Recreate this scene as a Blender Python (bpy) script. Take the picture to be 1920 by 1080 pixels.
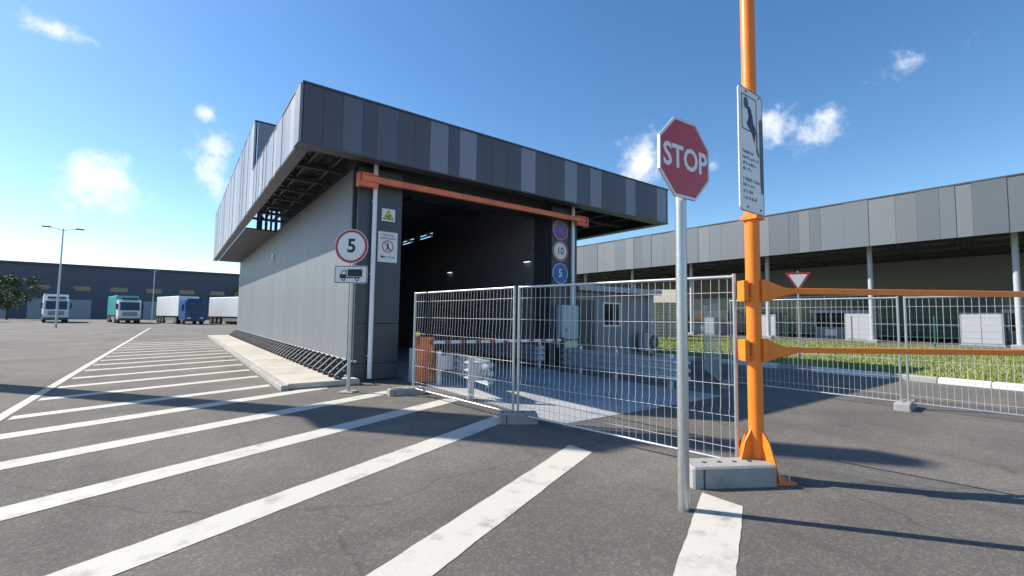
import bpy, bmesh, math, random
from mathutils import Matrix, Vector
random.seed(7)
for o in list(bpy.data.objects): bpy.data.objects.remove(o)
SC = bpy.context.scene
COL = SC.collection

# ------------------------------------------------------------------ camera
def look(yaw, pitch, roll):
    cy, sy, cp, sp = math.cos(yaw), math.sin(yaw), math.cos(pitch), math.sin(pitch)
    f = Vector((sy*cp, cy*cp, sp)); r = Vector((cy, -sy, 0)); u = r.cross(f)
    r2 = r*math.cos(roll) + u*math.sin(roll); u2 = u*math.cos(roll) - r*math.sin(roll)
    return Matrix((r2, u2, -f)).transposed().to_4x4()
cd = bpy.data.cameras.new('camera'); cam = bpy.data.objects.new('camera', cd); COL.objects.link(cam)
cd.sensor_fit = 'HORIZONTAL'; cd.sensor_width = 36; cd.lens = 848.2/1920*36
cd.clip_start = .05; cd.clip_end = 6000
cam.matrix_world = Matrix.Translation((0, 0, 1.6)) @ look(math.radians(36.555), math.radians(3.706), math.radians(.7667))
SC.camera = cam
SC.render.resolution_x, SC.render.resolution_y = 1024, 576

# ------------------------------------------------------------------ light
SUN = Vector((-1, 1.26, 1.27)).normalized()
W = bpy.data.worlds.new('World'); SC.world = W; W.use_nodes = True
nt = W.node_tree; nt.nodes.clear()
def N(t, typ, **kw):
    n = t.nodes.new(typ)
    for k, v in kw.items(): setattr(n, k, v)
    return n
out = N(nt, 'ShaderNodeOutputWorld'); bg = N(nt, 'ShaderNodeBackground'); bg.inputs[1].default_value = .115
sky = N(nt, 'ShaderNodeTexSky', sky_type='NISHITA', sun_disc=False)
sky.sun_elevation = math.asin(SUN.z); sky.sun_rotation = math.atan2(SUN.x, SUN.y)
sky.air_density = 1.0; sky.dust_density = .25; sky.ozone_density = 2.2; sky.altitude = 100
hsv = N(nt, 'ShaderNodeHueSaturation'); hsv.inputs['Saturation'].default_value = 1.22; hsv.inputs['Value'].default_value = 1.1
nt.links.new(sky.outputs[0], hsv.inputs['Color'])
tc = N(nt, 'ShaderNodeTexCoord')
noi = N(nt, 'ShaderNodeTexNoise'); noi.inputs['Scale'].default_value = 9; noi.inputs['Detail'].default_value = 12; noi.inputs['Roughness'].default_value = .66
nt.links.new(tc.outputs['Generated'], noi.inputs['Vector'])
# cumulus puffs: azimuth (deg from +Y to +X), elevation, half width, half height (deg)
CLOUDS = [(1.5, 20.5, 1.6, 1.2), (2, 15.5, 2.0, 3.6), (53.0, 18.4, 2.8, 3.4), (60.0, 17.6, 2.0, 1.5), (67.2, 20.8, 2.6, 2.6),
          (70.5, 18.8, 3.0, 2.2), (79, 24, 3.6, 1.6), (-5.5, 12.5, 4.2, 2.6), (-10, 24, 2.6, 1.0), (104, 17, 6, 3), (-40, 17, 7, 3), (140, 20, 8, 4), (200, 15, 9, 4), (260, 18, 8, 3)]
mask = None
def M(op, a, b=None, c=None):
    n = N(nt, 'ShaderNodeMath', operation=op)
    for i, v in enumerate((a, b, c)):
        if v is None: continue
        if isinstance(v, (int, float)): n.inputs[i].default_value = v
        else: nt.links.new(v, n.inputs[i])
    return n.outputs[0]
sep = N(nt, 'ShaderNodeSeparateXYZ'); nt.links.new(tc.outputs['Generated'], sep.inputs[0])
az = M('ARCTAN2', sep.outputs[0], sep.outputs[1]); el = M('ARCSINE', sep.outputs[2])
for a, e, w_, h_ in CLOUDS:
    d = M('SUBTRACT', az, math.radians(a))
    if a > 180: d = M('ADD', d, 2*math.pi)
    dx = M('DIVIDE', d, math.radians(w_)); dy = M('DIVIDE', M('SUBTRACT', el, math.radians(e)), math.radians(h_))
    r = M('SQRT', M('ADD', M('MULTIPLY', dx, dx), M('MULTIPLY', dy, dy)))
    v = M('SUBTRACT', 1.0, r)
    mask = v if mask is None else M('MAXIMUM', mask, v)
mask = M('ADD', mask, M('MULTIPLY', M('SUBTRACT', noi.outputs[0], .5), 5.0))
ramp = N(nt, 'ShaderNodeMapRange', interpolation_type='SMOOTHSTEP'); ramp.inputs[1].default_value = .0; ramp.inputs[2].default_value = 1.5
nt.links.new(mask, ramp.inputs[0])
mx = N(nt, 'ShaderNodeMix', data_type='RGBA'); 
noi2 = N(nt, 'ShaderNodeTexNoise'); noi2.inputs['Scale'].default_value = 26; noi2.inputs['Detail'].default_value = 6; nt.links.new(tc.outputs['Generated'], noi2.inputs['Vector'])
cc = N(nt, 'ShaderNodeMix', data_type='RGBA'); cc.inputs[6].default_value = (5.4, 5.9, 6.7, 1); cc.inputs[7].default_value = (8.0, 8.0, 8.1, 1)
nt.links.new(M('MULTIPLY_ADD', noi2.outputs[0], 1.8, -.35), cc.inputs[0]); nt.links.new(cc.outputs[2], mx.inputs[7])
nt.links.new(ramp.outputs[0], mx.inputs[0]); nt.links.new(hsv.outputs[0], mx.inputs[6])
nt.links.new(mx.outputs[2], bg.inputs[0]); nt.links.new(bg.outputs[0], out.inputs[0])
sl = bpy.data.lights.new('sun', 'SUN'); sl.energy = 5.0; sl.angle = math.radians(.53); sl.color = (1, .92, .80)
so = bpy.data.objects.new('sun', sl); COL.objects.link(so); so.location = (-20, 25, 40)
so.rotation_euler = (-SUN).to_track_quat('-Z', 'Y').to_euler()
SC.view_settings.view_transform = 'Standard'; SC.view_settings.look = 'None'
SC.view_settings.exposure = .55; SC.view_settings.gamma = 1
SC.render.engine = 'CYCLES'

# ------------------------------------------------------------------ materials
MATS = {}
def mat(name, c, rough=.6, metal=0.0, var=.08, scale=6.0, bump=0.0, bscale=60.0, rnd=0.0, spec=.5, emit=None, c2=None, c2scale=.6, c2lo=.45, c2hi=.65, stretch=None, rvar=0.0, streak=0.0):
    m = bpy.data.materials.new(name); m.use_nodes = True; t = m.node_tree; b = t.nodes['Principled BSDF']
    b.inputs['Roughness'].default_value = rough; b.inputs['Metallic'].default_value = metal
    b.inputs['Specular IOR Level'].default_value = spec
    geo = N(t, 'ShaderNodeNewGeometry'); vec = geo.outputs['Position']
    if stretch:
        mp = N(t, 'ShaderNodeMapping'); mp.inputs['Scale'].default_value = stretch; t.links.new(vec, mp.inputs[0]); vec = mp.outputs[0]
    n1 = N(t, 'ShaderNodeTexNoise'); n1.inputs['Scale'].default_value = scale; n1.inputs['Detail'].default_value = 6; n1.inputs['Roughness'].default_value = .6
    t.links.new(vec, n1.inputs['Vector'])
    col = N(t, 'ShaderNodeRGB'); col.outputs[0].default_value = (*c, 1); cur = col.outputs[0]
    if c2:
        n2 = N(t, 'ShaderNodeTexNoise'); n2.inputs['Scale'].default_value = c2scale; n2.inputs['Detail'].default_value = 7; n2.inputs['Roughness'].default_value = .65
        t.links.new(vec, n2.inputs['Vector'])
        mr = N(t, 'ShaderNodeMapRange', interpolation_type='SMOOTHSTEP'); mr.inputs[1].default_value = c2lo; mr.inputs[2].default_value = c2hi
        t.links.new(n2.outputs[0], mr.inputs[0])
        mm = N(t, 'ShaderNodeMix', data_type='RGBA'); mm.inputs[7].default_value = (*c2, 1)
        t.links.new(mr.outputs[0], mm.inputs[0]); t.links.new(cur, mm.inputs[6]); cur = mm.outputs[2]
    def mathn(op, a, bb, cc=None):
        n = N(t, 'ShaderNodeMath', operation=op)
        for i, v in enumerate((a, bb, cc)):
            if v is None: continue
            if isinstance(v, (int, float)): n.inputs[i].default_value = v
            else: t.links.new(v, n.inputs[i])
        return n.outputs[0]
    val = mathn('MULTIPLY_ADD', n1.outputs[0], 2*var, 1-var)
    if rnd:
        oi = N(t, 'ShaderNodeObjectInfo'); val = mathn('MULTIPLY', val, mathn('MULTIPLY_ADD', oi.outputs['Random'], 2*rnd, 1-rnd))
    if streak:
        mp2 = N(t, 'ShaderNodeMapping'); mp2.inputs['Scale'].default_value = (9, 9, .35); t.links.new(geo.outputs['Position'], mp2.inputs[0])
        n3 = N(t, 'ShaderNodeTexNoise'); n3.inputs['Scale'].default_value = 1; n3.inputs['Detail'].default_value = 5; t.links.new(mp2.outputs[0], n3.inputs['Vector'])
        val = mathn('MULTIPLY', val, mathn('MULTIPLY_ADD', n3.outputs[0], 2*streak, 1-streak))
    hv = N(t, 'ShaderNodeHueSaturation'); t.links.new(cur, hv.inputs['Color']); t.links.new(val, hv.inputs['Value'])
    t.links.new(hv.outputs[0], b.inputs['Base Color'])
    if rvar:
        t.links.new(mathn('MULTIPLY_ADD', n1.outputs[0], 2*rvar, rough-rvar), b.inputs['Roughness'])
    if bump:
        n4 = N(t, 'ShaderNodeTexNoise'); n4.inputs['Scale'].default_value = bscale; n4.inputs['Detail'].default_value = 5
        t.links.new(geo.outputs['Position'], n4.inputs['Vector'])
        bp = N(t, 'ShaderNodeBump'); bp.inputs['Strength'].default_value = bump; bp.inputs['Distance'].default_value = .02
        t.links.new(n4.outputs[0], bp.inputs['Height']); t.links.new(bp.outputs[0], b.inputs['Normal'])
    if emit:
        b.inputs['Emission Color'].default_value = (*emit[:3], 1); b.inputs['Emission Strength'].default_value = emit[3]
    MATS[name] = m
    return m
mat('asphalt', (.142, .130, .114), .9, var=.42, scale=60, bump=.7, bscale=150, c2=(.195, .178, .155), c2scale=.5, c2lo=.4, c2hi=.7, rvar=.06)
def wear():
    m = MATS['asphalt']; t = m.node_tree; b = t.nodes['Principled BSDF']
    src = b.inputs['Base Color'].links[0].from_socket
    geo = N(t, 'ShaderNodeNewGeometry')
    def noise(sc, det, mapping=None, vec=None):
        v = vec or geo.outputs['Position']
        if mapping:
            mp = N(t, 'ShaderNodeMapping'); mp.inputs['Scale'].default_value = mapping[0]; mp.inputs['Rotation'].default_value = (0, 0, mapping[1]); t.links.new(v, mp.inputs[0]); v = mp.outputs[0]
        n = N(t, 'ShaderNodeTexNoise'); n.inputs['Scale'].default_value = sc; n.inputs['Detail'].default_value = det; t.links.new(v, n.inputs['Vector']); return n
    def rmp(x, lo, hi, a, bb):
        q = N(t, 'ShaderNodeMapRange', interpolation_type='SMOOTHSTEP'); q.inputs[1].default_value = lo; q.inputs[2].default_value = hi; q.inputs[3].default_value = a; q.inputs[4].default_value = bb; t.links.new(x, q.inputs[0]); return q.outputs[0]
    def mul(a, bb):
        q = N(t, 'ShaderNodeMath', operation='MULTIPLY'); t.links.new(a, q.inputs[0]); t.links.new(bb, q.inputs[1]); return q.outputs[0]
    v = rmp(noise(1.0, 4, ((1.5, .10, 1), 0)).outputs[0], .52, .68, 1.0, .86)              # faint wheel tracks along the lane
    v = mul(v, rmp(noise(1.0, 4, ((.10, 1.2, 1), .45)).outputs[0], .56, .70, 1.0, .88))
    v = mul(v, rmp(noise(.22, 3).outputs[0], .35, .65, .88, 1.10))                          # broad patches
    v = mul(v, rmp(noise(1.7, 6).outputs[0], .66, .74, 1.0, .70))                           # oil stains
    vo = N(t, 'ShaderNodeTexVoronoi', feature='DISTANCE_TO_EDGE'); vo.inputs['Scale'].default_value = .16
    nn = noise(1.3, 5); mp = N(t, 'ShaderNodeVectorMath', operation='MULTIPLY_ADD'); t.links.new(nn.outputs['Color'], mp.inputs[0]); mp.inputs[1].default_value = (.9, .9, 0); t.links.new(geo.outputs['Position'], mp.inputs[2]); t.links.new(mp.outputs[0], vo.inputs['Vector'])
    v = mul(v, rmp(vo.outputs['Distance'], .0, 0.004, .76, 1.0))                           # hairline cracks
    vs_ = N(t, 'ShaderNodeTexVoronoi'); vs_.inputs['Scale'].default_value = 55; t.links.new(geo.outputs['Position'], vs_.inputs['Vector'])
    sp = N(t, 'ShaderNodeSeparateColor'); t.links.new(vs_.outputs['Color'], sp.inputs[0])
    v = mul(v, rmp(sp.outputs[0], .55, 1.0, .92, 1.35))                                     # aggregate grains
    h = N(t, 'ShaderNodeHueSaturation'); t.links.new(src, h.inputs['Color']); t.links.new(v, h.inputs['Value']); t.links.new(h.outputs[0], b.inputs['Base Color'])
wear()
mat('paving', (.50, .465, .40), .85, var=.10, scale=12, bump=.15, bscale=120, c2=(.42, .39, .33), c2scale=.9, rnd=.06)
mat('concrete', (.34, .34, .33), .85, var=.14, scale=14, bump=.3, bscale=90, c2=(.25, .25, .24), c2scale=1.2, rnd=.05)
mat('slab', (.40, .405, .41), .8, var=.16, scale=10, bump=.2, bscale=100, c2=(.30, .305, .31), c2scale=.8)
mat('roadpaint', (.58, .555, .49), .75, var=.10, scale=40, bump=.25, bscale=160, c2=(.27, .255, .23), c2scale=3.2, c2lo=.50, c2hi=.80)
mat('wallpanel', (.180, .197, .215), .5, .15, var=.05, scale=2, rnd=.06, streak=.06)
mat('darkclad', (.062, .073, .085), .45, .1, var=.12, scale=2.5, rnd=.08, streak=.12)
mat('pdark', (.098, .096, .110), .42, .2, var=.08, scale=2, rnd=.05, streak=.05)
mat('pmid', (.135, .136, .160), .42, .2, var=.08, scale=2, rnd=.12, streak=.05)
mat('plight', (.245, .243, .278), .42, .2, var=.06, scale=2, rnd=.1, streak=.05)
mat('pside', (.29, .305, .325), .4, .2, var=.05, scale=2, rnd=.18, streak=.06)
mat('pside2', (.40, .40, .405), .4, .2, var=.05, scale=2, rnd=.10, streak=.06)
mat('canopya', (.140, .160, .188), .45, .15, var=.05, scale=1, rnd=.14, streak=.05)
mat('canopyb', (.178, .188, .207), .45, .15, var=.05, scale=1, rnd=.10, streak=.05)
mat('steel', (.070, .074, .080), .55, .2, var=.15, scale=5)
mat('interior', (.20, .20, .21), .8, var=.2, scale=3)
mat('roofdeck', (.10, .10, .105), .8, var=.15)
mat('pipewhite', (.88, .89, .90), .4, var=.05, scale=8)
mat('galv', (.50, .52, .53), .38, .75, var=.14, scale=18, rvar=.08)
mat('railgalv', (.55, .59, .63), .32, .55, var=.06, scale=4, rvar=.05)
mat('wire', (.70, .70, .69), .45, .25, var=.08)
mat('orange', (.88, .225, .018), .45, var=.10, scale=7, c2=(.30, .085, .03), c2scale=16, c2lo=.66, c2hi=.72, streak=.16, bump=.08, bscale=25)
mat('redbeam', (.90, .22, .085), .5, var=.10, scale=6, c2=(.70, .15, .08), c2scale=2.5)
mat('cabinetorange', (.84, .19, .035), .45, var=.10, scale=4)
mat('signwhite', (.80, .80, .80), .35, var=.04, scale=5)
mat('signred', (.48, .035, .045), .32, var=.07, scale=4)
mat('signblue', (.012, .12, .42), .35, var=.06, scale=6)
mat('signblack', (.018, .018, .02), .45, var=.1)
mat('signyellow', (.72, .62, .03), .4, var=.06)
mat('edgealu', (.62, .63, .64), .35, .7, var=.06)
mat('blackplate', (.045, .048, .055), .5, .2, var=.2, scale=12, rnd=.2)
mat('bolt', (.75, .75, .74), .3, .6)
mat('boothgrey', (.25, .265, .285), .6, var=.06, scale=3, streak=.06)
mat('boothroof', (.42, .44, .48), .5, var=.06)
mat('glass', (.02, .026, .032), .06, var=.02, spec=.8)
mat('whiteframe', (.78, .78, .77), .45, var=.04)
mat('cabinetblue', (.40, .49, .54), .45, .1, var=.05, scale=3)
mat('cream', (.62, .62, .50), .6, var=.1)
mat('acwhite', (.46, .47, .49), .5, var=.06)
mat('darkplastic', (.03, .032, .035), .5, var=.1)
mat('lamp', (.9, .9, .85), .5, emit=(1, .96, .88, 1.1))
mat('soil', (.16, .15, .09), .95, var=.25, scale=20, bump=.4, bscale=30)
mat('grassbase', (.135, .195, .042), .95, var=.45, scale=9, bump=.6, bscale=40, c2=(.27, .22, .10), c2scale=.9, c2lo=.5, c2hi=.62)
mat('grassblade', (.175, .245, .048), .7, var=.35, scale=3, c2=(.30, .265, .09), c2scale=.5)
mat('kerbgrey', (.36, .35, .33), .85, var=.14, scale=9, bump=.3, bscale=70, rnd=.1)
mat('kerbwhite', (.74, .73, .70), .8, var=.1, scale=9, rnd=.05)
mat('greenpost', (.015, .12, .075), .5, var=.08)
mat('louvre', (.34, .34, .35), .5, .2, var=.06, rnd=.06)
mat('yellowwall', (.62, .42, .16), .7, var=.12, scale=3)
mat('beigeroof', (.42, .39, .32), .7, var=.12)
mat('leaf', (.045, .085, .022), .7, var=.45, scale=4, rnd=.15)
mat('bark', (.10, .075, .055), .9, var=.3, scale=14)
mat('truckwhite', (.76, .77, .78), .4, var=.05, rnd=.05)
mat('truckblue', (.03, .10, .28), .4, var=.05)
mat('truckteal', (.05, .36, .36), .4, var=.05)
mat('tyre', (.02, .02, .021), .8, var=.2)
mat('warehouse', (.085, .10, .135), .6, var=.06, scale=.5, streak=.08)
mat('warehouse2', (.33, .35, .37), .6, var=.06, scale=.5, streak=.08)
mat('hill', (.05, .075, .055), .95, var=.3, scale=.03)
mat('tealprint', (.03, .10, .11), .45)
mat('greenglass', (.16, .21, .185), .12, var=.2, scale=.4)
mat('printgrey', (.085, .09, .10), .45, var=.1)

# ------------------------------------------------------------------ mesh helpers
class MB:
    def __init__(s): s.v = []; s.f = []; s.smooth = []
    def _add(s, vs, fs, sm=False):
        k = len(s.v); s.v += [tuple(v) for v in vs]
        for f in fs: s.f.append(tuple(i+k for i in f)); s.smooth.append(sm)
        return s
    def box(s, x0, x1, y0, y1, z0, z1):
        return s._add([(x0,y0,z0),(x1,y0,z0),(x1,y1,z0),(x0,y1,z0),(x0,y0,z1),(x1,y0,z1),(x1,y1,z1),(x0,y1,z1)],
                      [(0,3,2,1),(4,5,6,7),(0,1,5,4),(1,2,6,5),(2,3,7,6),(3,0,4,7)])
    def bbox(s, x0, x1, y0, y1, z0, z1, b=.01):
        # chamfered box (top and vertical edges)
        pts = [(x0+b,y0),(x1-b,y0),(x1,y0+b),(x1,y1-b),(x1-b,y1),(x0+b,y1),(x0,y1-b),(x0,y0+b)]
        ins = [(x0+b*1.6,y0+b),(x1-b*1.6,y0+b),(x1-b,y0+b*1.6),(x1-b,y1-b*1.6),(x1-b*1.6,y1-b),(x0+b*1.6,y1-b),(x0+b,y1-b*1.6),(x0+b,y0+b*1.6)]
        vs = [(x,y,z0) for x,y in pts] + [(x,y,z1-b) for x,y in pts] + [(x,y,z1) for x,y in ins]
        fs = [tuple(range(7,-1,-1)), tuple(range(16,24))]
        for i in range(8):
            j = (i+1) % 8
            fs += [(i,j,8+j,8+i), (8+i,8+j,16+j,16+i)]
        return s._add(vs, fs)
    def bar(s, p, q, w, h, up=(0,0,1)):
        p, q = Vector(p), Vector(q); d = (q-p).normalized(); u = Vector(up)
        if abs(d.dot(u)) > .98: u = Vector((1,0,0))
        a = d.cross(u).normalized(); b = a.cross(d)
        vs = []
        for c in (p, q):
            for i, j in ((-1,-1),(1,-1),(1,1),(-1,1)): vs.append(c + a*(i*w/2) + b*(j*h/2))
        return s._add(vs, [(3,2,1,0),(4,5,6,7),(0,1,5,4),(1,2,6,5),(2,3,7,6),(3,0,4,7)])
    def tube(s, pts, r, n=10, caps=True):
        pts = [Vector(p) for p in pts]; rs = r if isinstance(r, (list, tuple)) else [r]*len(pts)
        rings = []
        for i, p in enumerate(pts):
            d = (pts[min(i+1, len(pts)-1)] - pts[max(i-1, 0)]).normalized()
            u = Vector((0,0,1)) if abs(d.z) < .9 else Vector((1,0,0))
            a = d.cross(u).normalized(); b = d.cross(a)
            rings.append([p + (a*math.cos(2*math.pi*k/n) + b*math.sin(2*math.pi*k/n))*rs[i] for k in range(n)])
        vs = [v for rr in rings for v in rr]; fs = []
        for i in range(len(pts)-1):
            for k in range(n): fs.append((i*n+k, (i+1)*n+k, (i+1)*n+(k+1)%n, i*n+(k+1)%n))
        s._add(vs, fs, True)
        if caps:
            s._add(rings[0], [tuple(range(n))]); s._add(rings[-1], [tuple(range(n-1,-1,-1))])
        return s
    def prism(s, poly, d0, d1, mtx=None):
        # polygon in (a, b) extruded along third axis from d0 to d1; default: a=x, b=z, extrude=y
        n = len(poly)
        if mtx is None: mtx = lambda a, b, d: (a, d, b)
        vs = [mtx(a, b, d0) for a, b in poly] + [mtx(a, b, d1) for a, b in poly]
        fs = [tuple(range(n)), tuple(range(2*n-1, n-1, -1))]
        for i in range(n): fs.append((i, n+i, n+(i+1)%n, (i+1)%n))
        return s._add(vs, fs)
    def build(s, name, m, parent=None, loc=None):
        me = bpy.data.meshes.new(name); me.from_pydata(s.v, [], s.f)
        me.polygons.foreach_set('use_smooth', s.smooth)
        bm = bmesh.new(); bm.from_mesh(me); bmesh.ops.recalc_face_normals(bm, faces=bm.faces); bm.to_mesh(me); bm.free()
        me.materials.append(MATS[m]); me.update()
        o = bpy.data.objects.new(name, me); COL.objects.link(o)
        if parent: o.parent = parent
        if loc: o.location = loc
        return o
def tag(o, label, cat, group=None, kind=None):
    if label: o['label'] = label
    if cat: o['category'] = cat
    if group: o['group'] = group
    if kind: o['kind'] = kind
    return o
def struct(o): o['kind'] = 'structure'; return o
def thing(name, label, cat, loc=(0,0,0), rz=0, group=None):
    o = bpy.data.objects.new(name, None); COL.objects.link(o); o.empty_display_size = .2
    o.location = loc; o.rotation_euler = (0, 0, rz)
    return tag(o, label, cat, group)
def share(src, parent, loc=(0,0,0), rz=0, name=None, scale=None):
    c = src.copy(); COL.objects.link(c); c.parent = parent; c.location = loc; c.rotation_euler = (0,0,rz)
    if scale: c.scale = scale
    return c
def copy_tree(o, loc=None, rz=None, label=None, parent=None):
    c = o.copy(); COL.objects.link(c); c.parent = parent
    if loc is not None: c.location = loc
    if rz is not None: c.rotation_euler = (0,0,rz)
    if label: c['label'] = label
    for ch in list(o.children): copy_tree(ch, parent=c)
    return c
def text(body, size, m, parent, loc, name='lettering', align='CENTER', depth=.0015, offset=0.0, sx=1.0):
    """flat lettering in the local x-z plane, read from -y"""
    cu = bpy.data.curves.new('t', 'FONT'); cu.body = body; cu.size = size; cu.align_x = align; cu.align_y = 'CENTER'
    cu.extrude = depth; cu.offset = offset; cu.resolution_u = 3
    tmp = bpy.data.objects.new('t', cu); COL.objects.link(tmp)
    bpy.context.view_layer.update()
    me = bpy.data.meshes.new_from_object(tmp.evaluated_get(bpy.context.evaluated_depsgraph_get()))
    bpy.data.objects.remove(tmp)
    me.transform(Matrix.Scale(sx, 4, (1,0,0))); me.transform(Matrix.Rotation(math.pi/2, 4, 'X'))
    me.materials.clear(); me.materials.append(MATS[m])
    o = bpy.data.objects.new(name, me); COL.objects.link(o); o.parent = parent; o.location = loc
    return o
def circle(r, n=40, cx=0, cz=0, a0=0): return [(cx + r*math.cos(a0+2*math.pi*i/n), cz + r*math.sin(a0+2*math.pi*i/n)) for i in range(n)]
def ring(mb, r0, r1, y0, y1, n=40, cx=0, cz=0):
    for i in range(n):
        a, b = 2*math.pi*i/n, 2*math.pi*(i+1)/n
        P = lambda r, t: (cx + r*math.cos(t), cz + r*math.sin(t))
        mb.prism([P(r0,a), P(r1,a), P(r1,b), P(r0,b)], y0, y1)
    return mb

# ------------------------------------------------------------------ ground
struct(MB()._add([(-2500,-2500,0),(2500,-2500,0),(2500,2500,0),(-2500,2500,0)], [(0,1,2,3)]).build('ground', 'asphalt'))
struct(MB().box(4.78, 9.35, 5.1, 36.0, -.2, .006).build('road_slab', 'slab'))
# pavement beside the long wall: separate flags
pv = struct(MB().box(2.02, 3.52, 10.62, 37.0, -.1, .10).build('pavement', 'concrete'))
y = 10.6; k = 0
while y < 36.9:
    y1 = min(y+2.0, 37.0)
    MB().bbox(1.99, 3.5, y+.004, y1-.004, .02, .125, .008).build('paving_slab', 'paving', pv)
    y = y1
kb = struct(MB().box(1.86, 1.99, 10.5, 37.0, -.1, .05).build('kerb', 'concrete'))
y = 10.5
while y < 36.9:
    MB().bbox(1.84, 1.985, y+.005, y+.995, .0, .11, .012).build('kerb_stone', 'kerbgrey', kb); y += 1
# hatched road markings
def stripe(c, x0, x1, w=.19, s=.455, z=.004):
    # worn painted bar, four-sided, slight raggedness
    pts = []; n = 60
    for i in range(n+1):
        x = x0 + (x1-x0)*i/n; pts.append((x, c + s*(x-3) - w + random.uniform(-.005, .005)))
    for i in range(n, -1, -1):
        x = x0 + (x1-x0)*i/n; pts.append((x, c + s*(x-3) + w + random.uniform(-.005, .005)))
    vs = [(x, y, z) for x, y in pts]; fs = []
    m = len(pts)
    for i in range(n): fs.append((i, i+1, m-2-i, m-1-i))
    o = MB()._add(vs, fs).build('road_marking', 'roadpaint'); struct(o)
for c, e in ((1.75, 4.0), (3.55, 4.08), (5.38, 4.25), (7.16, 4.55), (8.94, 3.85), (10.68, 2.75)): stripe(c, -1.9, e)
for c in (12.0, 13.8, 15.45, 17.1, 18.9, 20.5, 22.1, 23.8, 25.5, 27.2, 28.9, 30.6, 32.3): stripe(c, -1.9, 1.78, .16, .42)
struct(MB().box(-2.1, -1.96, -3, 60, -.1, .0045).build('road_marking', 'roadpaint'))

# verge with kerb
struct(MB()._add([(16.62,-40,.09),(38.6,-40,.09),(38.6,70,.09),(16.62,70,.09)], [(0,1,2,3)]).build('verge', 'grassbase'))
kr = struct(MB().box(16.36, 16.6, -40, 70, -.1, .09).build('kerb', 'concrete'))
ks = {m: MB().bbox(-.14, .14, .006, .994, 0, .15, .02).build('kerb_stone', m, kr, (16.48, -40, 0)) for m in ('kerbgrey', 'kerbwhite')}
for i in range(-24, 44):
    if i == -24: continue
    share(ks['kerbgrey'] if i % 3 == 0 else ks['kerbwhite'], kr, (16.48, i, 0))
ks['kerbgrey'].location = (16.48, -24, 0); ks['kerbwhite'].location = (16.48, -25, 0)
# grass blades on the verge
vs = []; fs = []
rg = random.Random(3)
for i in range(52000):
    x = 16.7 + 21.5*rg.random()**1.35; yy = rg.uniform(-3, 30)
    if x/ max(yy, .1) < .95 and yy > 2: 
        if rg.random() < .8: continue
    h = rg.uniform(.035, .11); a = rg.uniform(0, 6.28); w = rg.uniform(.012, .03); lx, ly = rg.uniform(-.04,.04), rg.uniform(-.04,.04)
    k = len(vs); vs += [(x-w*math.cos(a), yy-w*math.sin(a), .085), (x+w*math.cos(a), yy+w*math.sin(a), .085), (x+lx, yy+ly, .085+h)]; fs.append((k,k+1,k+2))
g = MB(); g.v = vs; g.f = fs; g.smooth = [False]*len(fs)
tag(g.build('grass', 'grassblade'), 'short yellowish green grass on the verge behind the fence', 'grass', kind='stuff')

# ------------------------------------------------------------------ main building
BX, BY = 3.45, 11.0
B = thing('inspection_building', 'slate grey drive-through inspection hall with deep overhanging panelled roof', 'building', (BX, BY, 0))
def P(mb, name, m, parent=None):
    mb.v = [(x-BX, y-BY, z) for x, y, z in mb.v]
    return mb.build(name, m, parent or B)
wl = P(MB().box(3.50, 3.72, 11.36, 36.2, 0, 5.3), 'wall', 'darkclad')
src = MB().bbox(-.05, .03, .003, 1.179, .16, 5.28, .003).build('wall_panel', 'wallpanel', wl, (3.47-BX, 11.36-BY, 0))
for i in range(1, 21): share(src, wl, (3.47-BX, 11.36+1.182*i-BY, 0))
P(MB().box(3.44, 3.52, 11.37, 36.1, .11, .155), 'plinth', 'concrete')
P(MB().box(3.405, 3.492, 11.29, 11.355, .1, 5.3), 'corner_trim', 'steel')
# pillars either side of the entry
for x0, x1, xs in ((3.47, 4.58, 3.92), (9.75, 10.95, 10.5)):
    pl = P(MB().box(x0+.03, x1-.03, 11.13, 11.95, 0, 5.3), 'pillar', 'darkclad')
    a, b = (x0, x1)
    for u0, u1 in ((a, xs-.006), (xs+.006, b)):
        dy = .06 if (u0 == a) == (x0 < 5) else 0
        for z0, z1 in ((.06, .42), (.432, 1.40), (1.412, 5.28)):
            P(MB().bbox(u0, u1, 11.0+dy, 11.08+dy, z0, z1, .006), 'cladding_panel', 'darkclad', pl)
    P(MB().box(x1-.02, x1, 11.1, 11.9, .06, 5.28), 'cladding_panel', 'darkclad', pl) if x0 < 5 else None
P(MB().box(3.47, 10.95, 11.3, 11.9, 5.0, 6.2), 'lintel', 'steel')
P(MB().box(4.38, 4.585, 11.96, 36.0, 0, 5.88), 'tunnel_wall', 'interior')
tw = MB(); tw.box(9.75, 9.95, 11.96, 36.0, 0, 5.35)
tw.box(9.75, 9.95, 11.96, 19.6, 5.35, 5.9); tw.box(9.75, 9.95, 23.6, 36.0, 5.35, 5.9); tw.box(9.75, 9.95, 21.4, 21.75, 5.35, 5.9); tw.box(9.75, 9.95, 19.6, 23.6, 5.70, 5.9); tw.box(9.76, 9.94, 19.6, 23.6, 5.35, 5.44); tw.box(9.77, 9.93, 19.6, 23.6, 5.55, 5.585); P(tw, 'tunnel_wall', 'interior')
P(MB().box(10.0, 10.95, 12.0, 36.0, 0, 4.9), 'side_wall', 'interior')
P(MB().box(3.72, 9.74, 36.0, 36.2, 0, 5.95), 'end_wall', 'interior')
cl = P(MB().box(4.4, 9.97, 11.92, 36.0, 5.9, 5.97), 'tunnel_ceiling', 'interior')
for i in range(9): P(MB().box(4.6, 9.74, 13+2.5*i, 13.16+2.5*i, 5.62, 5.89), 'ceiling_beam', 'steel', cl)
for xx in (6.1, 8.2): P(MB().bar((xx, 12.2, 5.55), (xx, 35, 5.55), .12, .06), 'cable_tray', 'steel', cl)
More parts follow.
